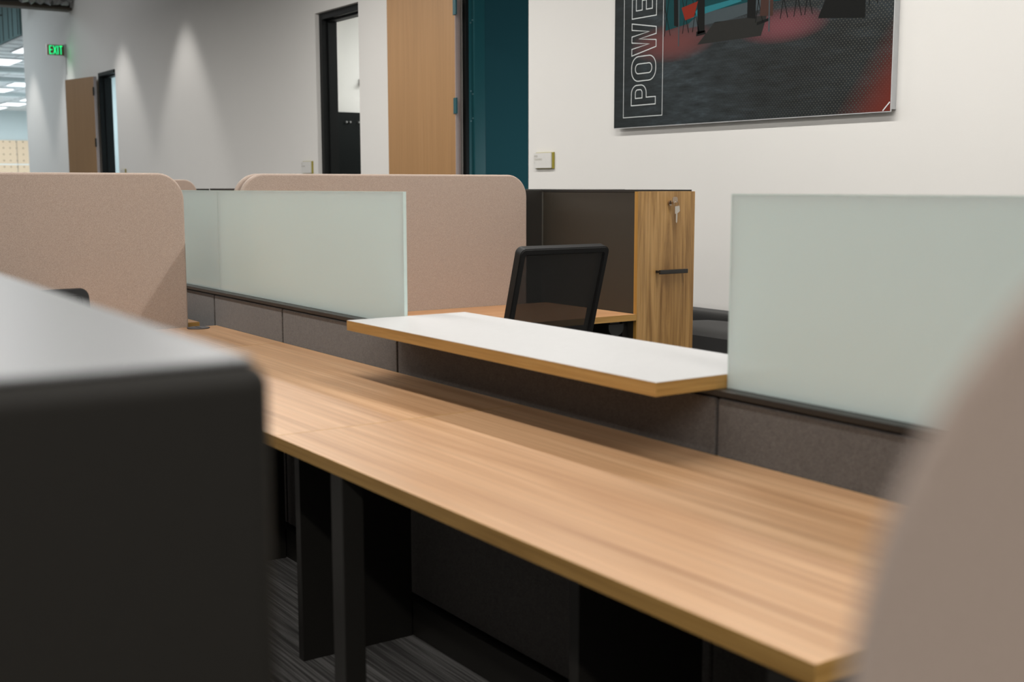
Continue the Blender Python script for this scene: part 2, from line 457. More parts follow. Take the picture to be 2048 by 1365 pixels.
# door frames
def frame_parts(root, a, b, y0, y1, mat, stop_mat=None, w=.045, zt=2.76):
    f = MB(); f.box(a, a+w, y0, y1, 0, zt, .003); f.box(b-w, b, y0+.035, y1, 0, zt, .003); f.box(a+w, b-w, y0, y1, zt-w, zt, .003)
    f.build('door_frame', mat, root)
    s = MB(); ym = (y0+y1)/2
    s.box(a+w, a+w+.016, ym-.02, y1-.012, 0, zt-w, .002); s.box(b-w-.016, b-w, ym-.02, y1-.012, 0, zt-w, .002)
    s.box(a+w, b-w, ym-.02, y1-.012, zt-w-.016, zt-w, .002)
    s.build('door_stop', stop_mat or mat, root)
def leaf(root, hx, hy, ang, w, mat, zs, hinge_mat, z0=.012, z1=2.715):
    """door leaf folded back against the wall, hinged at hx"""
    rot = Matrix.Translation((hx, hy, 0)) @ Matrix.Rotation(R(180+ang), 4, 'Z')
    th = .044
    # local +x runs away from the hinge; local +y is towards the room after the half turn
    lf = MB().box(.004, w, 0, th, z0, z1, .0015, 1, rot).build('door_leaf', mat, root, smooth=False)
    MB().box(-.0005, .004, .001, th-.001, z0, z1, 0, 1, rot).build('leaf_edge', M['leaf_edge'], lf, smooth=False)
    for z in zs:
        h = MB()
        h.cyl((hx+.010, hy-.050, z-.056), (hx+.010, hy-.050, z+.056), .0085, n=12)
        h.box(-.016, .022, th, th+.004, z-.056, z+.056, .001, 1, rot)
        h.box(hx+.014, hx+.032, hy-.056, hy-.044, z-.056, z+.056, .001, 1)
        h.build('hinge', hinge_mat, root)
t = thing('door_1', (-16.5, YW, 0), 'half-open brown wooden door with dark frame, far left under the wall lights', 'door'); t['kind'] = 'structure'
frame_parts(t, -16.5, -15.745, YW-.006, YW+WT, M['frame'])
leaf(t, -16.49, YW-.03, 12, .80, M['leaf_brown'], (2.52, 1.85, 1.2, .45), M['frame'])
t = thing('door_2', (-9.808, YW, 0), 'open doorway with black recessed frame, white room with a black board behind', 'door'); t['kind'] = 'structure'
frame_parts(t, -9.804, -8.99, YW+.035, YW+WT+.02, M['frame'], w=.055)
t = thing('door_3', (-7.385, YW, 0), 'tall cherry wood door swung back beside the teal doorway', 'door'); t['kind'] = 'structure'
frame_parts(t, -7.385, -6.575, YW-.006, YW+WT, M['frame'], M['frame_teal'])
MB().box(-7.340, -7.338, YW+.02, YW+.062, .01, 2.7).build('jamb_face', M['frame_teal'], t, smooth=False)
leaf(t, -7.375, YW-.03, 5.2, .86, M['leaf'], (2.52, 1.835, 1.15, .45), M['frame_teal'])
sc = MB()
for z in (2.52, 1.835, 1.15):
    for dz in (-.105, -.085, .085, .105):
        sc.cyl((-7.341, YW+.035 if abs(dz) > .1 else YW+.05, z+dz), (-7.336, YW+.035 if abs(dz) > .1 else YW+.05, z+dz), .006, n=10)
sc.build('screw', M['zinc'], t)

# black board and coat hook in the meeting room
t = thing('black_board', (-10.4, 5.6, 0), 'black glossy board on the white side wall behind the open doorway', 'board')
MB().box(-10.398, -10.36, 4.85, 7.2, .55, 1.962, .004).build('panel', M['board'], t)
for y in (5.18, 5.22, 5.31):
    k = MB(); k.cyl((-10.36, y, 1.87), (-10.335, y, 1.87), .008, n=10); k.cyl((-10.335, y, 1.87), (-10.33, y, 1.87), .009, n=12)
    k.build('knob', M['foil'], t)
t = thing('camera_bracket', (-10.4, 5.375, 2.2), 'small black bracket on the white wall seen through the doorway', 'bracket')
MB().box(-10.398, -10.38, 5.35, 5.41, 2.22, 2.28, .003).build('plate', M['black'], t)
MB().cyl((-10.38, 5.375, 2.25), (-10.34, 5.37, 2.24), .014, .02, 14).build('arm', M['black'], t)

# far office beyond the wall end
struct('wall_far_office', MB().box(-41.6, -41.4, 4.2, 14, 0, 3.69), M['wall_cool'])
struct('wall_far_office_right', MB().box(-41.4, -20.66, 13.8, 14, 0, 3.69), M['wall_cool'])
struct('ceiling_far_office', MB().box(-41.6, -20.5, 4.64, 14, 3.69, 3.75), M['tile'])
struct('trim_1', MB().box(-41.4, -20.72, 4.60, 4.66, 3.69, 4.6), M['concrete'])
g = MB(); yy = 4.95
for i in range(34):
    xx = -20.9-i*.61
    g.box(xx-.012, xx+.012, 4.67, 13.7, 3.680, 3.69)
for j in range(14):
    g.box(-41.3, -20.8, 4.7+j*.61*1.0-.01, 4.7+j*.61+.01, 3.682, 3.69)
struct('trim_2', g, M['silver'])
g = MB()
for xx in (-26.6, -29.0, -33.6): g.box(xx-.14, xx+.14, 4.67, 13.7, 3.60, 3.69)
struct('trim_3', g, M['wall_cool'])  # solid blue-grey bands standing in for lit ceiling coves
v = MB()
for i in range(26):
    xx = -20.8-i*.35+random.uniform(-.05, .05); v.box(xx-.008, xx+.008, 4.592, 4.60, 3.70, 4.6)
struct('trim_4', v, M['metal'])
t = thing('wood_wall_panel', (-41.35, 8, 0), 'pale perforated wood panelling on the far office wall', 'wall panel')
for a, b in ((5.2, 7.0), (7.02, 8.9), (8.92, 9.75), (9.77, 12.0)):
    for z0, z1 in ((.02, 1.96), (2.0, 2.745)):
        MB().box(-41.395, -41.35, a, b, z0, z1, .004).build('board', M['pegboard'], t)
MB().box(-41.398, -41.36, 5.2, 12.0, 1.96, 2.0).build('rail', M['tile'], t)
protol = None
k = 0
for (xx, yv) in ((-22.75, 5.32), (-25.2, 5.20), (-30.4, 6.80), (-32.6, 6.62), (-35.6, 8.22), (-37.9, 8.12), (-40.0, 8.0), (-25.2, 8.0), (-30.4, 9.2), (-35.6, 10.6)):
    if protol is None:
        protol = thing('ceiling_light_panel', (xx, yv, 3.676), '', 'ceiling light')
        MB().box(xx-.62, xx+.62, yv-.32, yv+.32, 3.668, 3.680, .003).build('frame', M['tile'], protol)
        MB().box(xx-.59, xx+.59, yv-.29, yv+.29, 3.664, 3.668).build('diffuser', M['lamp_on'], protol, smooth=False)
        o = protol
    else:
        o = copy_tree(protol); o.location = (xx, yv, 3.676)
    k += 1
    tag(o, 'bright flat ceiling panel light of the far office, beyond the end of the white wall', 'ceiling light', 'flat panel lights in the far office ceiling')

# pendant fixtures over the desks
pp = None
for px_, py_ in PENDANTS:
    if pp is None:
        pp = thing('pendant_fixture', (px_, py_, 3.3), '', 'lamp')
        MB().box(px_-1.75, px_+1.75, py_-.13, py_+.13, 3.30, 3.37, .006).build('housing', M['metal'], pp)
        MB().box(px_-1.7, px_+1.7, py_-.11, py_+.11, 3.292, 3.30).build('diffuser', M['pendant_on'], pp, smooth=False)
        for sx in (-1.5, 1.5): MB().cyl((px_+sx, py_, 3.37), (px_+sx, py_, 4.6), .003, n=6).build('cable', M['metal'], pp)
        o = pp
    else:
        o = copy_tree(pp); o.location = (px_, py_, 3.3)
    tag(o, 'long linear pendant lamp hung from the ceiling above the desks', 'lamp', 'linear pendant lamps over the desks')
pp = None
for sx in SPOTS:
    if pp is None:
        pp = thing('downlight', (sx, 4.18, 4.0), '', 'lamp')
        ring = MB().cyl((sx, 4.18, 4.02), (sx, 4.18, 4.3), .07, n=24); ring.build('can', M['metal'], pp)
        MB().cyl((sx, 4.18, 4.3), (sx, 4.18, 4.6), .01, n=8).build('stem', M['metal'], pp)
        o = pp
    else:
        o = copy_tree(pp); o.location = (sx, 4.18, 4.0)
    tag(o, 'small round downlight washing the left part of the white wall', 'lamp', 'downlights along the white wall')

# steel joist with ducts at the top left
t = thing('steel_joist', (-17.75, 4.6, 3.7), 'brown steel joist with cables above the white wall, at the top left corner', 'beam')
MB().box(-17.85, -17.62, -3.0, 4.62, 3.705, 3.74, .004).build('bottom_flange', M['rust'], t)
MB().box(-17.75, -17.72, -3.0, 4.62, 3.74, 4.2).build('web', M['rust'], t)
MB().tube([(-17.6, 4.55, 3.95), (-17.58, 4.2, 3.80), (-17.58, 3.7, 3.77), (-17.6, 3.2, 3.80), (-17.58, 2.5, 3.78), (-17.6, -3, 3.8)], .022).build('cable', M['black'], t)
d = []
for i in range(30): d.append((-17.56+.01*math.sin(i*2.1), 4.58-.022*i, 3.82+.03*math.sin(i*1.3)))
MB().tube(d, [.05+.012*(i % 2) for i in range(30)], 10).build('foil_hose', M['foil'], t)
t = thing('conduit_bundle', (-21.8, 4.4, 3.9), 'thin cable hanging under the brown joist at the left edge', 'cable')
MB().tube([(-18.6, 3.9, 3.7), (-18.7, 3.6, 3.62), (-18.6, 3.3, 3.7)], .008).build('cable', M['black'], t)

# exit sign
t = thing('exit_sign', (-18.06, 4.4, 3.13), 'green lit EXIT sign on the white wall near its far left end', 'sign')
MB().box(-18.085, -18.055, 4.365, YW-.028, 3.125, 3.27, .004).build('housing', M['exit_face'], t)
MB().box(-18.10, -18.04, YW-.028, YW-.001, 3.11, 3.285, .004).build('mount', M['silver'], t)
MB().box(-18.06, -18.05, 4.352, 4.366, 3.12, 3.275).build('side_trim', M['silver'], t)
e = MB(); X0, X1 = -18.055, -18.051; zb, zt_ = 3.138, 3.256; s_ = .010
def ey(y0, y1, z0, z1): e.box(X0, X1, y0, y1, z0, z1)
def ediag(ya, za, yb, zb_):
    n_ = Vector((0, yb-ya, zb_-za)).normalized(); q = Vector((0, -n_.z, n_.y))*s_*.55
    t_ = bmesh.new(); vs_ = []
    for xx in (X0, X1):
        for p in (Vector((xx, ya, za))+q, Vector((xx, ya, za))-q, Vector((xx, yb, zb_))-q, Vector((xx, yb, zb_))+q): vs_.append(t_.verts.new(p))
    a = vs_[:4]; b = vs_[4:]
    t_.faces.new(a); t_.faces.new(list(reversed(b)))
    for i in range(4): t_.faces.new((a[i], b[i], b[(i+1) % 4], a[(i+1) % 4]))
    bmesh.ops.recalc_face_normals(t_, faces=t_.faces); e.add(t_)
ey(4.395, 4.406, zb, zt_)
for z in (zb, (zb+zt_)/2-s_/2, zt_-s_): ey(4.407, 4.438, z, z+s_)
ediag(4.452, zb, 4.492, zt_); ediag(4.452, zt_, 4.492, zb)
ey(4.506, 4.519, zb, zt_)
ey(4.530, 4.578, zt_-s_, zt_); ey(4.548, 4.560, zb, zt_)
e.build('lettering', M['exit_on'], t, smooth=False)
MB().cyl((-18.07, YW-.006, 2.86), (-18.07, YW-.006, 3.12), .005, n=8).build('wall_rod', M['silver'], t)  # thin upright rod drawn for a line on the wall below the sign

area_light('exit_sign_glow', (-17.98, 4.42, 3.18), .2, .1, .22, (.05, 1, .3), (R(0), R(-60), 0))
# room placards
def placard(x0, x1, z0, z1, label, lines):
    t = thing('room_placard', (x0, YW, z0), label, 'sign')
    MB().box(x0+.012, x1, YW-.012, YW-.0005, z0-.004, z1, .001).build('backing_plate', M['olive'], t)
    MB().box(x0, x1-.014, YW-.020, YW-.012, z0, z1-.003, .001).build('face_plate', M['placard'], t)
    for i, s in enumerate(lines):
        text_mesh(s, .019, Vector((x0+.008, YW-.0202, z1-.030-i*.021)), WALLROT, M['letter'], 'lettering', t)
placard(-6.49, -6.282, 1.385, 1.486, 'small white room placard with an olive right edge, right of the teal doorway', ['0426', 'TRAINING', '1'])
placard(-10.12, -9.905, 1.385, 1.492, 'small white room placard left of the black-framed doorway', ['IT', 'CENTER'])
placard(-15.62, -15.44, 1.385, 1.49, 'small white room placard right of the far brown door', ['STORE'])

# ================================================================ POSTER
PX0, PZ0, PW, PH = -5.639, 1.606, 2.005, 1.34
PY = YW-.038
t = thing('poster', (PX0, YW, PZ0), 'large dark poster with outlined white lettering and a red corner, on the white wall', 'poster')
MB().box(PX0, PX0+PW, PY+.0012, PY+.006, PZ0, PZ0+PH).build('panel', M['silver'], t, smooth=False)
MB().box(PX0+.03, PX0+PW, PY+.006, YW-.001, PZ0+.012, PZ0+PH-.01).build('standoff_frame', M['silver'], t, smooth=False)
pr = MB().box(PX0+.001, PX0+PW-.004, PY+.0004, PY+.0012, PZ0+.004, PZ0+PH-.002)
po = pr.build('print', M['print'], None, origin=(PX0, 0, PZ0), smooth=False)
po.parent = t; po.location = (0, -YW, 0)
def ink(name, mat, polys, dy=.0002):
    b_ = MB()
    for P_ in polys:
        t_ = bmesh.new(); vs_ = [t_.verts.new((x_, PY+.0004-dy, z_)) for x_, z_ in P_]
        f_ = t_.faces.new(vs_); t_.normal_update()
        if f_.normal.y > 0: f_.normal_flip()
        b_.add(t_)
    return b_.build(name, mat, t, smooth=False)
def bar(x0, z0, x1, z1, w_):
    d_ = Vector((x1-x0, z1-z0)).normalized(); n_ = Vector((-d_.y, d_.x))*w_/2
    return [(x0+n_.x, z0+n_.y), (x0-n_.x, z0-n_.y), (x1-n_.x, z1-n_.y), (x1+n_.x, z1+n_.y)]
def path_bars(pts, w_, closed=True):
    """one mitred ribbon of quads that follows the outline"""
    p = [Vector(q) for q in pts]
    p = [q for k_, q in enumerate(p) if (q-p[k_-1]).length > 1e-5 or (k_ == 0 and not closed)]
    n = len(p); L_, R_ = [], []
    for k_ in range(n):
        d1 = (p[k_]-p[k_-1]) if (closed or k_ > 0) else (p[1]-p[0])
        d2 = (p[(k_+1) % n]-p[k_]) if (closed or k_ < n-1) else d1
        d1 = d1.normalized(); d2 = d2.normalized()
        n1 = Vector((-d1.y, d1.x)); n2 = Vector((-d2.y, d2.x)); mm = (n1+n2)
        mm = mm.normalized() if mm.length > 1e-4 else n1
        sc_ = min(2.5, 1/max(.2, mm.dot(n1)))*w_/2
        L_.append(p[k_]+mm*sc_); R_.append(p[k_]-mm*sc_)
    out = []
    for k_ in range(n if closed else n-1):
        q = (k_+1) % n
        out.append([tuple(L_[k_]), tuple(R_[k_]), tuple(R_[q]), tuple(L_[q])])
    return out
# picture content: van-like teal body, camp chairs, poles, a rug and an awning foot
ink('picture_van', M['teal_ink'], [[(-5.19, 2.13), (-5.19, 2.5), (-4.33, 2.5), (-4.33, 2.19), (-4.60, 2.20), (-4.92, 2.185), (-5.0, 2.15)]])
ink('picture_sill', M['grey_ink'], [[(-5.0, 2.125), (-5.0, 2.15), (-4.92, 2.19), (-4.45, 2.215), (-4.40, 2.20), (-4.45, 2.165), (-4.7, 2.135)]], .0003)
ink('picture_canvas', M['cyan_ink'], [[(-4.99, 2.175), (-4.93, 2.22), (-4.63, 2.24), (-4.60, 2.22), (-4.9, 2.185)]], .0004)
ink('picture_rug', M['rug_ink'], [[(-4.93, 2.03), (-4.80, 2.135), (-4.42, 2.13), (-4.46, 2.03)]], .0003)
ink('picture_awning', M['black_ink'], [[(-4.085, 2.075), (-4.02, 2.20), (-3.98, 2.6), (-3.80, 2.6), (-3.80, 2.045)]], .0003)
ch = [[(-5.06, 2.24), (-4.93, 2.26), (-4.96, 2.18), (-5.03, 2.17)]]
ink('picture_chair', M['red_ink'], ch, .0006)
dk = []
for x_ in (-5.20, -5.05, -4.97, -4.50, -4.33, -4.24, -4.17, -3.78):
    ink('picture_chair_leg', M['black_ink'], [bar(x_, 2.10, x_+.035, 2.3, .005), bar(x_+.05, 2.10, x_-.01, 2.3, .005)], .0005)
dk += [[(-4.93, 2.085), (-4.94, 2.40), (-4.88, 2.42), (-4.875, 2.09)], [(-4.94, 2.075), (-4.865, 2.08), (-4.87, 2.1), (-4.94, 2.1)],
       [(-4.56, 2.13), (-4.56, 2.28), (-4.50, 2.29), (-4.50, 2.12)], [(-4.49, 2.085), (-4.40, 2.10), (-4.40, 2.115), (-4.49, 2.10)],
       [(-5.12, 2.15), (-5.13, 2.5), (-5.1, 2.5), (-5.085, 2.14)]]
for P_ in dk: ink('picture_dark_shape', M['black_ink'], [P_], .0005)
ink('picture_chair_seat', M['brown_ink'], [[(-4.47, 2.13), (-4.46, 2.3), (-4.38, 2.32), (-4.38, 2.12)]], .0006)
ink('picture_pole', M['grey_ink'], [bar(-5.08, 2.035, -5.084, 2.85, .008)], .0008)
ink('picture_pole', M['grey_ink'], [bar(-4.405, 2.045, -4.41, 2.85, .008)], .0008)
# frame line and outlined letters running upwards
LW = .0052
ink('letter_box', M['print_line'], path_bars([(-5.551, 1.667), (-5.209, 1.667), (-5.209, 2.56), (-5.551, 2.56)], LW*.75), .001)
def arc(cx, cz, rx, rz, a0, a1, n=8):
    return [(cx+rx*math.cos(R(a0+(a1-a0)*i/n)), cz+rz*math.sin(R(a0+(a1-a0)*i/n))) for i in range(n+1)]
def orr(x0, x1, z0, z1, r): return rrect(x0, x1, z0, z1, r, n=8)
C = .212
G = {
 'P': (.114, [[(0, 0), (0, C)]+arc(.066, C-.048, .048, .048, 90, 0)+arc(.066, .080+.048, .048, .048, 0, -90)+[(.042, .080), (.042, 0)],
              [(.040, .116), (.040, C-.036)]+arc(.068, C-.054, .020, .018, 90, 0)+arc(.068, .134, .020, .018, 0, -90)]),
 'O': (.139, [orr(0, .139, 0, C, .060), orr(.042, .097, .034, C-.034, .026)]),
 'W': (.182, [[(0, C), (.036, 0), (.074, 0), (.091, .148), (.108, 0), (.146, 0), (.182, C), (.146, C), (.125, .062), (.108, C), (.074, C), (.056, .062), (.038, C)]]),
 'E': (.110, [[(0, 0), (0, C), (.110, C), (.110, C-.036), (.042, C-.036), (.042, .124), (.095, .124), (.095, .088), (.042, .088), (.042, .036), (.110, .036), (.110, 0)]]),
 'R': (.120, [[(0, 0), (0, C)]+arc(.066, C-.048, .048, .048, 90, 0)+arc(.066, .085+.045, .048, .045, 0, -60)+[(.120, 0), (.078, 0), (.055, .085), (.042, .085), (.042, 0)],
              [(.040, .116), (.040, C-.036)]+arc(.068, C-.054, .020, .018, 90, 0)+arc(.068, .134, .020, .018, 0, -90)]),
}
for chh, z0 in zip('POWER', (1.733, 1.870, 2.017, 2.226, 2.36)):
    polys = []
    for loop in G[chh][1]:
        polys += path_bars([(-5.268-v_, z0+u_) for u_, v_ in loop], LW)
    ink('letter', M['print_line'], polys, .0007)
ink('corner_mark', M['print_line'], path_bars([(PX0+PW-.045, PZ0+.006), (PX0+PW-.006, PZ0+.045)], .006, False), .001)

# ================================================================ SPINE PARTITION
YB = 1.645
X_L, X_R = -13.0, .9
t = thing('partition_spine', (-3, 1.68, 0), 'low charcoal felt partition with dark metal cap running along the back of the near desk', 'partition')
MB().box(X_L, X_R, YB+.012, 1.703, .02, .862, .002).build('frame', M['metal'], t)
seams = [-13.0, -12.0, -10.7, -9.4, -8.69, -8.05, -7.24, -5.95, -5.08, -4.438, -3.796, -2.99, -1.693, -.40, .9]
for a, b in zip(seams[:-1], seams[1:]):
    MB().box(a+.004, b-.004, YB, YB+.012, .705, .855, .004).build('upper_felt_tile', M['grey'], t)
    MB().box(a+.004, b-.004, YB, YB+.012, .105, .697, .004).build('lower_felt_tile', M['grey'], t)
    MB().box(a+.004, b-.004, 1.703, 1.715, .105, .855, .004).build('rear_felt_tile', M['grey'], t)
MB().box(X_L, X_R, YB-.005, 1.715, .860, .872, .002).build('top_cap', M['metal'], t)
MB().box(X_L, X_R, YB-.028, 1.72, 0, .10, .003).build('kick_plate', M['metal'], t)

def glass(x0, x1, label):
    t = thing('glass_screen', ((x0+x1)/2, 1.677, .872), label, 'glass screen', 'frosted glass screens')
    MB().box(x0+.003, x1-.003, 1.672, 1.682, .8725, 1.252, .0005, 1).build('pane', M['glass'], t, smooth=False)
    e_ = MB(); e_.box(x0, x0+.003, 1.672, 1.682, .8725, 1.2545); e_.box(x1-.003, x1, 1.672, 1.682, .8725, 1.2545)
    e_.box(x0+.003, x1-.003, 1.672, 1.682, 1.252, 1.2545)
    e_.build('polished_edge', M['glass_edge'], t, smooth=False)
glass(-6.9, -4.4395, 'frosted green-white glass screen partly hidden behind the near beige fabric screen')
glass(-4.4385, -2.992, 'frosted green-white glass screen between the near beige fabric screen and the white shelf')
glass(-1.692, .2, 'frosted green-white glass screen right of the white shelf')

# transaction shelf
t = thing('counter_shelf', (-2.34, 1.68, .872), 'white-topped shelf with oak edge resting on the charcoal partition', 'shelf')
SX0, SX1, SY0, SY1 = -2.991, -1.695, 1.488, 1.875
MB().box(SX0+.002, SX1-.002, SY0+.002, SY1-.002, .8725, .899).build('board', M['metal_side'], t, smooth=False)
MB().box(SX0+.0008, SX1-.0008, SY0+.0008, SY1-.0008, .899, .9003, .0004, 1).build('white_top', M['white'], t, smooth=False)
MB().box(SX0, SX1, SY0, SY0+.002, .8725, .8995).build('front_edge_band', M['edge'], t, smooth=False)
MB().box(SX0, SX1, SY1-.002, SY1, .8725, .8995).build('rear_edge_band', M['edge'], t, smooth=False)
MB().box(SX1-.002, SX1, SY0+.002, SY1-.002, .8725, .8995).build('end_edge_band', M['edge_y'], t, smooth=False)
MB().box(SX0, SX0+.002, SY0+.002, SY1-.002, .8725, .8995).build('end_edge_band', M['edge_y'], t, smooth=False)

# ================================================================ NEAR DESKS
def desk(name, x0, x1, y0, y1, label, z=.74, legs=(), panels=(), th=.026, along='x', group=None):
    t = thing(name, ((x0+x1)/2, (y0+y1)/2, 0), label, 'desk', group)
    top = MB().box(x0+.0015, x1-.0015, y0+.0015, y1-.0015, z-th+.002, z).build('worktop', M['desk'] if along == 'x' else M['desk_y'], t, smooth=False)
    MB().box(x0+.0015, x1-.0015, y0+.0015, y1-.0015, z-th, z-th+.002).build('underside', M['metal'], top, smooth=False)  # dark sheet added to cut brown light bouncing under the top
    for nm, bx, mt in (('front_edge_band', (x0, x1, y0, y0+.0015), M['edge']), ('rear_edge_band', (x0, x1, y1-.0015, y1), M['edge']),
                       ('end_edge_band', (x0, x0+.0015, y0+.0015, y1-.0015), M['edge_y']), ('end_edge_band', (x1-.0015, x1, y0+.0015, y1-.0015), M['edge_y'])):
        MB().box(*bx, z-th, z+.0001).build(nm, mt, top, smooth=False)
    for (a, b, c, d) in legs: MB().box(a, b, c, d, .0, z-th, .003).build('leg', M['metal'], t)
    for (a, b, c, d) in panels: MB().box(a, b, c, d, .0, z-th, .002).build('support_panel', M['metal'], t)
    return t
desk('desk', -2.363, -.864, .999, 1.643, 'long walnut laminate desk in the foreground, nearest the camera',
     legs=[(-2.102, -2.051, 1.003, 1.05), (-.94, -.89, 1.003, 1.05)], panels=[(-1.715, -1.685, 1.30, 1.614), (-.905, -.875, 1.30, 1.614)])
desk('desk', -3.7925, -2.3635, .999, 1.643, 'middle walnut desk left of the seam, under the left end of the white shelf',
     legs=[(-3.74, -3.69, 1.003, 1.05)], panels=[(-2.895, -2.865, 1.278, 1.614), (-3.77, -3.74, 1.3, 1.614)])
d3 = desk('desk', -4.414, -3.793, .999, 1.643, 'short walnut desk with grey grommet in front of the near beige fabric screen',
     legs=[(-4.40, -4.35, 1.003, 1.05)], panels=[(-4.40, -4.37, 1.3, 1.614)])
g_ = MB(); g_.cyl((-4.362, 1.552, .740), (-4.362, 1.552, .7435), .042, n=32, bev=.001)
go = g_.build('grommet', M['rubber'], d3)
MB().box(-4.39, -4.335, 1.549, 1.555, .7435, .744).build('slot', M['black'], go)
desk('desk', -6.6, -4.496, .999, 1.605, 'walnut desk corner showing behind the near beige fabric screen', z=.748,
     legs=[(-4.60, -4.55, 1.003, 1.05), (-6.55, -6.5, 1.003, 1.05)], panels=[(-5.4, -5.37, 1.2, 1.6)])

# ================================================================ FABRIC SCREENS
def screen(face_x, y0, y1, label, z0=.46, z1=1.319, th=.027, r=.10, base=None, frame=True, group='beige fabric screens'):
    """upright screen in the y-z plane whose near face is at face_x"""
    t = thing('fabric_screen', (face_x-th/2, (y0+y1)/2, 0), label, 'fabric screen', None)
    MB().prism(rrect(y0, y1, z0, z1, r, (.3, .3, 1, 1), 14), face_x-th, face_x, 'yz', .009, 4).build('panel', M['pink'], t)
    return t
def cross_partition(x0, x1, y0, y1, label, z1=1.252):
    t = thing('cross_partition', ((x0+x1)/2, (y0+y1)/2, 0), label, 'partition')
    MB().box(x0, x1, y0, y1, 0, z1, .003).build('frame', M['metal'], t)
    MB().box(x0-.001, x1+.001, y0+.02, y1-.02, .03, .10, .001).build('kick_plate', M['black'], t)
screen(-4.418, .62, 1.535, 'large beige fabric screen nearest on the left, between two walnut desks', z0=.752 if False else .30)
cross_partition(-4.476, -4.447, .66, 1.50, 'dark metal partition holding the near left beige fabric screen', 1.20)
screen(-4.438, 1.765, 3.116, 'wide beige fabric screen behind the white shelf, in front of its twin')
cross_partition(-4.500, -4.4655, 1.80, 3.219, 'dark metal partition between the twin beige screens behind the chair')
screen(-4.501, 1.765, 3.116, 'beige fabric screen just showing behind the wide one at its left end')
screen(-8.68, 1.765, 3.116, 'small distant beige fabric screen between the near left screen and the glass')
cross_partition(-8.742, -8.708, 1.80, 3.219, 'dark metal partition behind the small distant beige screen')

# near right rounded screen, close to the camera (plane parallel to the spine)
t = thing('fabric_screen', (.55, .235, 0), 'blurred beige fabric screen with rounded corner at the right edge, closest to the camera', 'fabric screen')
MB().prism(rrect(-.1825, 1.2, .42, 1.304, .165, (.3, .3, 1, 1), 20), .215, .245, 'xz', .010, 4).build('panel', M['pink'], t)
for xx in (.15, .9): MB().box(xx-.02, xx+.02, .246, .276, 0, .9, .003).build('post', M['metal'], t)
MB().box(.05, 1.0, .16, .36, 0, .02, .004).build('foot', M['metal'], t)

# foreground dark cabinet
t = thing('storage_cabinet', (-1.5, 0, 0), 'blurred black cabinet with shiny top in the left foreground', 'cabinet')
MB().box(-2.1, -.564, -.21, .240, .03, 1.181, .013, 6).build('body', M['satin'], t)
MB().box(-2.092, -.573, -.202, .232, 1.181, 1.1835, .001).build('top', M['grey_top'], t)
MB().box(-2.08, -.59, -.19, .22, 0, .03).build('plinth', M['black'], t)
pv = Vector((-.564, .240, 0)); rz = Matrix.Rotation(R(-1.75), 3, 'Z')
t.location = pv + rz @ (Vector((-1.5, 0, 0))-pv); t.rotation_euler = (0, 0, R(-1.75))

# ================================================================ REAR WORKSTATION
def locker(label, cat='locker'):
    t = thing('locker', (-4.11, 3.378, 0), label, cat)
    MB().box(-4.4652, -3.818, 3.224, 3.531, .06, 1.243, .002).build('carcass', M['metal_side'], t)
    MB().box(-4.4652, -3.812, 3.222, 3.533, 1.243, 1.2535, .001).build('top_panel', M['metal'], t)
    MB().box(-4.42, -3.84, 3.235, 3.52, 0, .06).build('plinth', M['black'], t)
    dr = MB().box(-3.816, -3.7985, 3.2235, 3.5405, .065, 1.2465, .001, 1).build('door', M['door'], t, smooth=False)
    MB().box(-3.817, -3.7975, 3.2215, 3.2235, .065, 1.2465).build('door_edge', M['door_edge'], dr, smooth=False)
    h = MB(); h.box(-3.776, -3.766, 3.322, 3.478, .903, .921, .002); h.box(-3.7985, -3.770, 3.324, 3.334, .908, .918, .001); h.box(-3.7985, -3.770, 3.466, 3.476, .908, .918, .001)
    h.build('handle', M['metal'], dr)
    MB().cyl((-3.7985, 3.395, 1.198), (-3.790, 3.395, 1.198), .0105, n=24, bev=.001).build('lock', M['chrome'], dr)
    return t
lk = locker('tall locker with wood-grain door, keys hanging in its lock, right of the black chair')
kt = thing('key_pair', (-3.785, 3.395, 1.198), 'small pair of keys hanging from the wooden locker door lock', 'keys')
k1 = MB(); k1.box(-3.7895, -3.772, 3.393, 3.397, 1.193, 1.203, .0008); k1.prism(rrect(3.388, 3.416, 1.200, 1.224, .009), -3.772, -3.770, 'yz'); k1.build('key', M['chrome'], kt)
ringpts = [(-3.771+.002*math.sin(a_), 3.409+.011*math.cos(a_), 1.192+.014*math.sin(a_)) for a_ in [i*math.pi/12 for i in range(24)]]
MB().tube(ringpts, .0009, 6, True).build('ring', M['chrome'], kt)
k2 = MB(); k2.prism([(3.403, 1.184), (3.428, 1.187), (3.430, 1.165), (3.420, 1.157), (3.404, 1.153)], -3.773, -3.771, 'yz', .0005, 1)
k2.prism([(3.4095, 1.154), (3.4165, 1.156), (3.4155, 1.119), (3.4125, 1.115), (3.4095, 1.119)], -3.773, -3.771, 'yz'); k2.build('key', M['key'], kt)
l2 = copy_tree(lk); l2.location = (-4.11-4.243, 3.378, 0); l2['label'] = 'distant dark-topped locker whose top edge shows above the left glass screen'
l3 = copy_tree(lk); l3.location = (-4.11-.71, 3.60, 0); l3['label'] = 'dark locker standing behind the twin beige screens, left of the key locker'

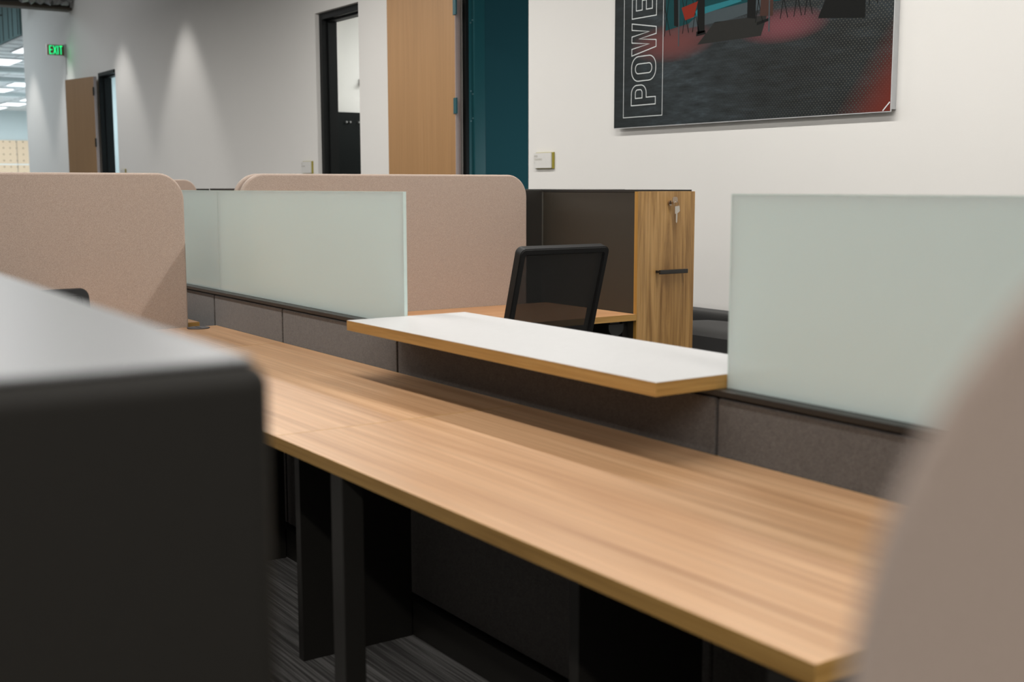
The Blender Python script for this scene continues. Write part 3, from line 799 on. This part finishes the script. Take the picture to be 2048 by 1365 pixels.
d = desk('desk', -4.436, -3.797, 1.722, 3.2205, 'walnut desk with rounded beige screen behind it, at the black mesh chair', along='y',
     legs=[(-3.86, -3.81, 1.8, 1.85)], panels=[(-4.4, -3.85, 3.19, 3.2195)])
pd_ = MB().prism(rrect(3.105, 3.187, .652, .7, .035, (1, 1, 0, 0)), -3.845, -3.835, 'yz', .002, 2)
pd_.box(-3.87, -3.845, 3.12, 3.17, .69, .714)
pd_.build('adjustment_paddle', M['paddle'], d)
desk('desk', -8.678, -8.04, 1.722, 3.2205, 'distant walnut desk hidden mostly behind the left glass screen', along='y', legs=[(-8.1, -8.05, 1.8, 1.85), (-8.1, -8.05, 3.1, 3.15)])

# ---- office chair, faces -x; origin on the floor under the seat
def office_chair(loc, rotz, label, zback=1.047):
    t = thing('office_chair', (0, 0, 0), label, 'chair')
    tilt = math.atan2(.09, .30)
    def bp(y, s):            # point on the back plane, s measured down from the top
        return Vector((.26-s*math.sin(tilt), y, zback-s*math.cos(tilt)))
    Mx = Matrix.Translation((.26, 0, zback)) @ Matrix.Rotation(tilt, 4, 'Y') @ Matrix.Translation((0, 0, 0))
    def ring(o, i, x0, x1, bev):
        b_ = bmesh.new(); rr = []
        for d_ in (x0, x1):
            rr.append([b_.verts.new((d_, p[0], p[1])) for p in o]); rr.append([b_.verts.new((d_, p[0], p[1])) for p in i])
        n = len(o)
        for k_ in range(n):
            q = (k_+1) % n
            b_.faces.new((rr[0][k_], rr[0][q], rr[1][q], rr[1][k_])); b_.faces.new((rr[2][k_], rr[3][k_], rr[3][q], rr[2][q]))
            b_.faces.new((rr[0][k_], rr[2][k_], rr[2][q], rr[0][q])); b_.faces.new((rr[1][k_], rr[1][q], rr[3][q], rr[3][k_]))
        bmesh.ops.recalc_face_normals(b_, faces=b_.faces)
        es = [e_ for e_ in b_.edges if e_.calc_face_angle(0) > 1.2]
        bmesh.ops.bevel(b_, geom=es, offset=bev, segments=3, affect='EDGES')
        bmesh.ops.transform(b_, matrix=Mx, verts=b_.verts)
        return b_
    w2 = .202; hb = .50
    o_ = rrect(-w2, w2, -hb, 0, .024, n=8); i_ = rrect(-w2+.024, w2-.024, -hb+.05, -.024, .008, n=8)
    fr = MB(); fr.add(ring(o_, i_, -.034, .006, .004)); fo = fr.build('back_frame', M['black'], t)
    MB().prism(rrect(-w2+.02, w2-.02, -hb+.04, -.02, .01), -.003, -.0015, 'yz', M4=Mx).build('back_mesh', M['mesh'], t, smooth=False)
    # spine of the back, seat, mechanism, base
    MB().tube([bp(0, .46)+Vector((.02, 0, 0)), Vector((.17, 0, .52)), Vector((.08, 0, .43)), Vector((-.05, 0, .42))], [.022, .028, .03, .03], 10).build('back_support', M['black'], t)
    st = MB(); st.box(-.27, .18, -.24, .24, .455, .515, .028, 4); st.build('seat', M['upholstery'], t)
    MB().box(-.14, .10, -.10, .10, .40, .456, .012).build('mechanism', M['black'], t)
    MB().cyl((-.03, 0, .10), (-.03, 0, .40), .025, n=20).build('column', M['black'], t)
    MB().cyl((-.03, 0, .07), (-.03, 0, .13), .045, n=20, bev=.004).build('hub', M['black'], t)
    for k_ in range(5):
        a_ = R(36+72*k_); dx, dy = math.cos(a_), math.sin(a_)
        lg = MB().tube([(-.03+dx*.03, dy*.03, .10), (-.03+dx*.18, dy*.18, .09), (-.03+dx*.31, dy*.31, .075)], [.026, .021, .016], 10).build('base_leg', M['black'], t)
        cx, cy = -.03+dx*.31, dy*.31
        c_ = MB(); c_.cyl((cx-dy*.022, cy+dx*.022, .028), (cx-dy*.006, cy+dx*.006, .028), .028, n=20, bev=.002)
        c_.cyl((cx+dy*.022, cy-dx*.022, .028), (cx+dy*.006, cy-dx*.006, .028), .028, n=20, bev=.002); c_.cyl((cx, cy, .03), (cx, cy, .075), .009, n=10)
        c_.build('caster', M['black'], lg)
    t.location = loc; t.rotation_euler = (0, 0, rotz)
    return t
office_chair((-3.76, 2.632, 0), 0, 'black office chair with see-through mesh back at the rear walnut desk')
ch2 = office_chair((-3.14, .690, 0), R(180), 'black chair back showing above the shiny cabinet, in front of the near beige screen', .985)

# ---- lounge sofa by the wall
t = thing('lounge_sofa', (-4.0, 4.15, 0), 'low black upholstered sofa along the wall, right of the wooden locker', 'sofa')
MB().box(-5.6, -2.2, 3.79, 4.52, .08, .40, .03, 4).build('base', M['upholstery'], t)
MB().box(-5.6, -2.2, 4.36, 4.56, .40, .612, .05, 5).build('backrest', M['upholstery'], t)
def cushion(x0, x1, y0, y1, z0, z1, nm):
    b_ = bmesh.new(); nx, ny = 18, 14; grid = []
    for s_2 in (0, 1):
        g2 = []
        for i in range(nx+1):
            row = []
            for j in range(ny+1):
                u, v_ = i/nx*2-1, j/ny*2-1
                ru = (1-abs(u)**5)**.35*(1-abs(v_)**5)**.35
                zc = (z0+z1)/2; hh = (z1-z0)/2*ru
                row.append(b_.verts.new(((x0+x1)/2+u*(x1-x0)/2, (y0+y1)/2+v_*(y1-y0)/2, zc+(hh if s_2 else -hh))))
            g2.append(row)
        grid.append(g2)
        for i in range(nx):
            for j in range(ny):
                q = (g2[i][j], g2[i+1][j], g2[i+1][j+1], g2[i][j+1]); b_.faces.new(q if s_2 else tuple(reversed(q)))
    bmesh.ops.remove_doubles(b_, verts=b_.verts, dist=.0005)
    m_ = MB(); m_.add(b_); return m_.build(nm, M['upholstery'], t)
cushion(-4.62, -3.52, 3.79, 4.36, .385, .60, 'seat_cushion')
cushion(-5.6, -4.63, 3.79, 4.36, .385, .60, 'seat_cushion')
cushion(-3.51, -2.25, 3.79, 4.36, .385, .60, 'seat_cushion')
for xx in (-5.5, -2.3):
    for yy in (3.86, 4.45): MB().cyl((xx, yy, 0), (xx, yy, .085), .02, n=12).build('leg', M['metal'], t)
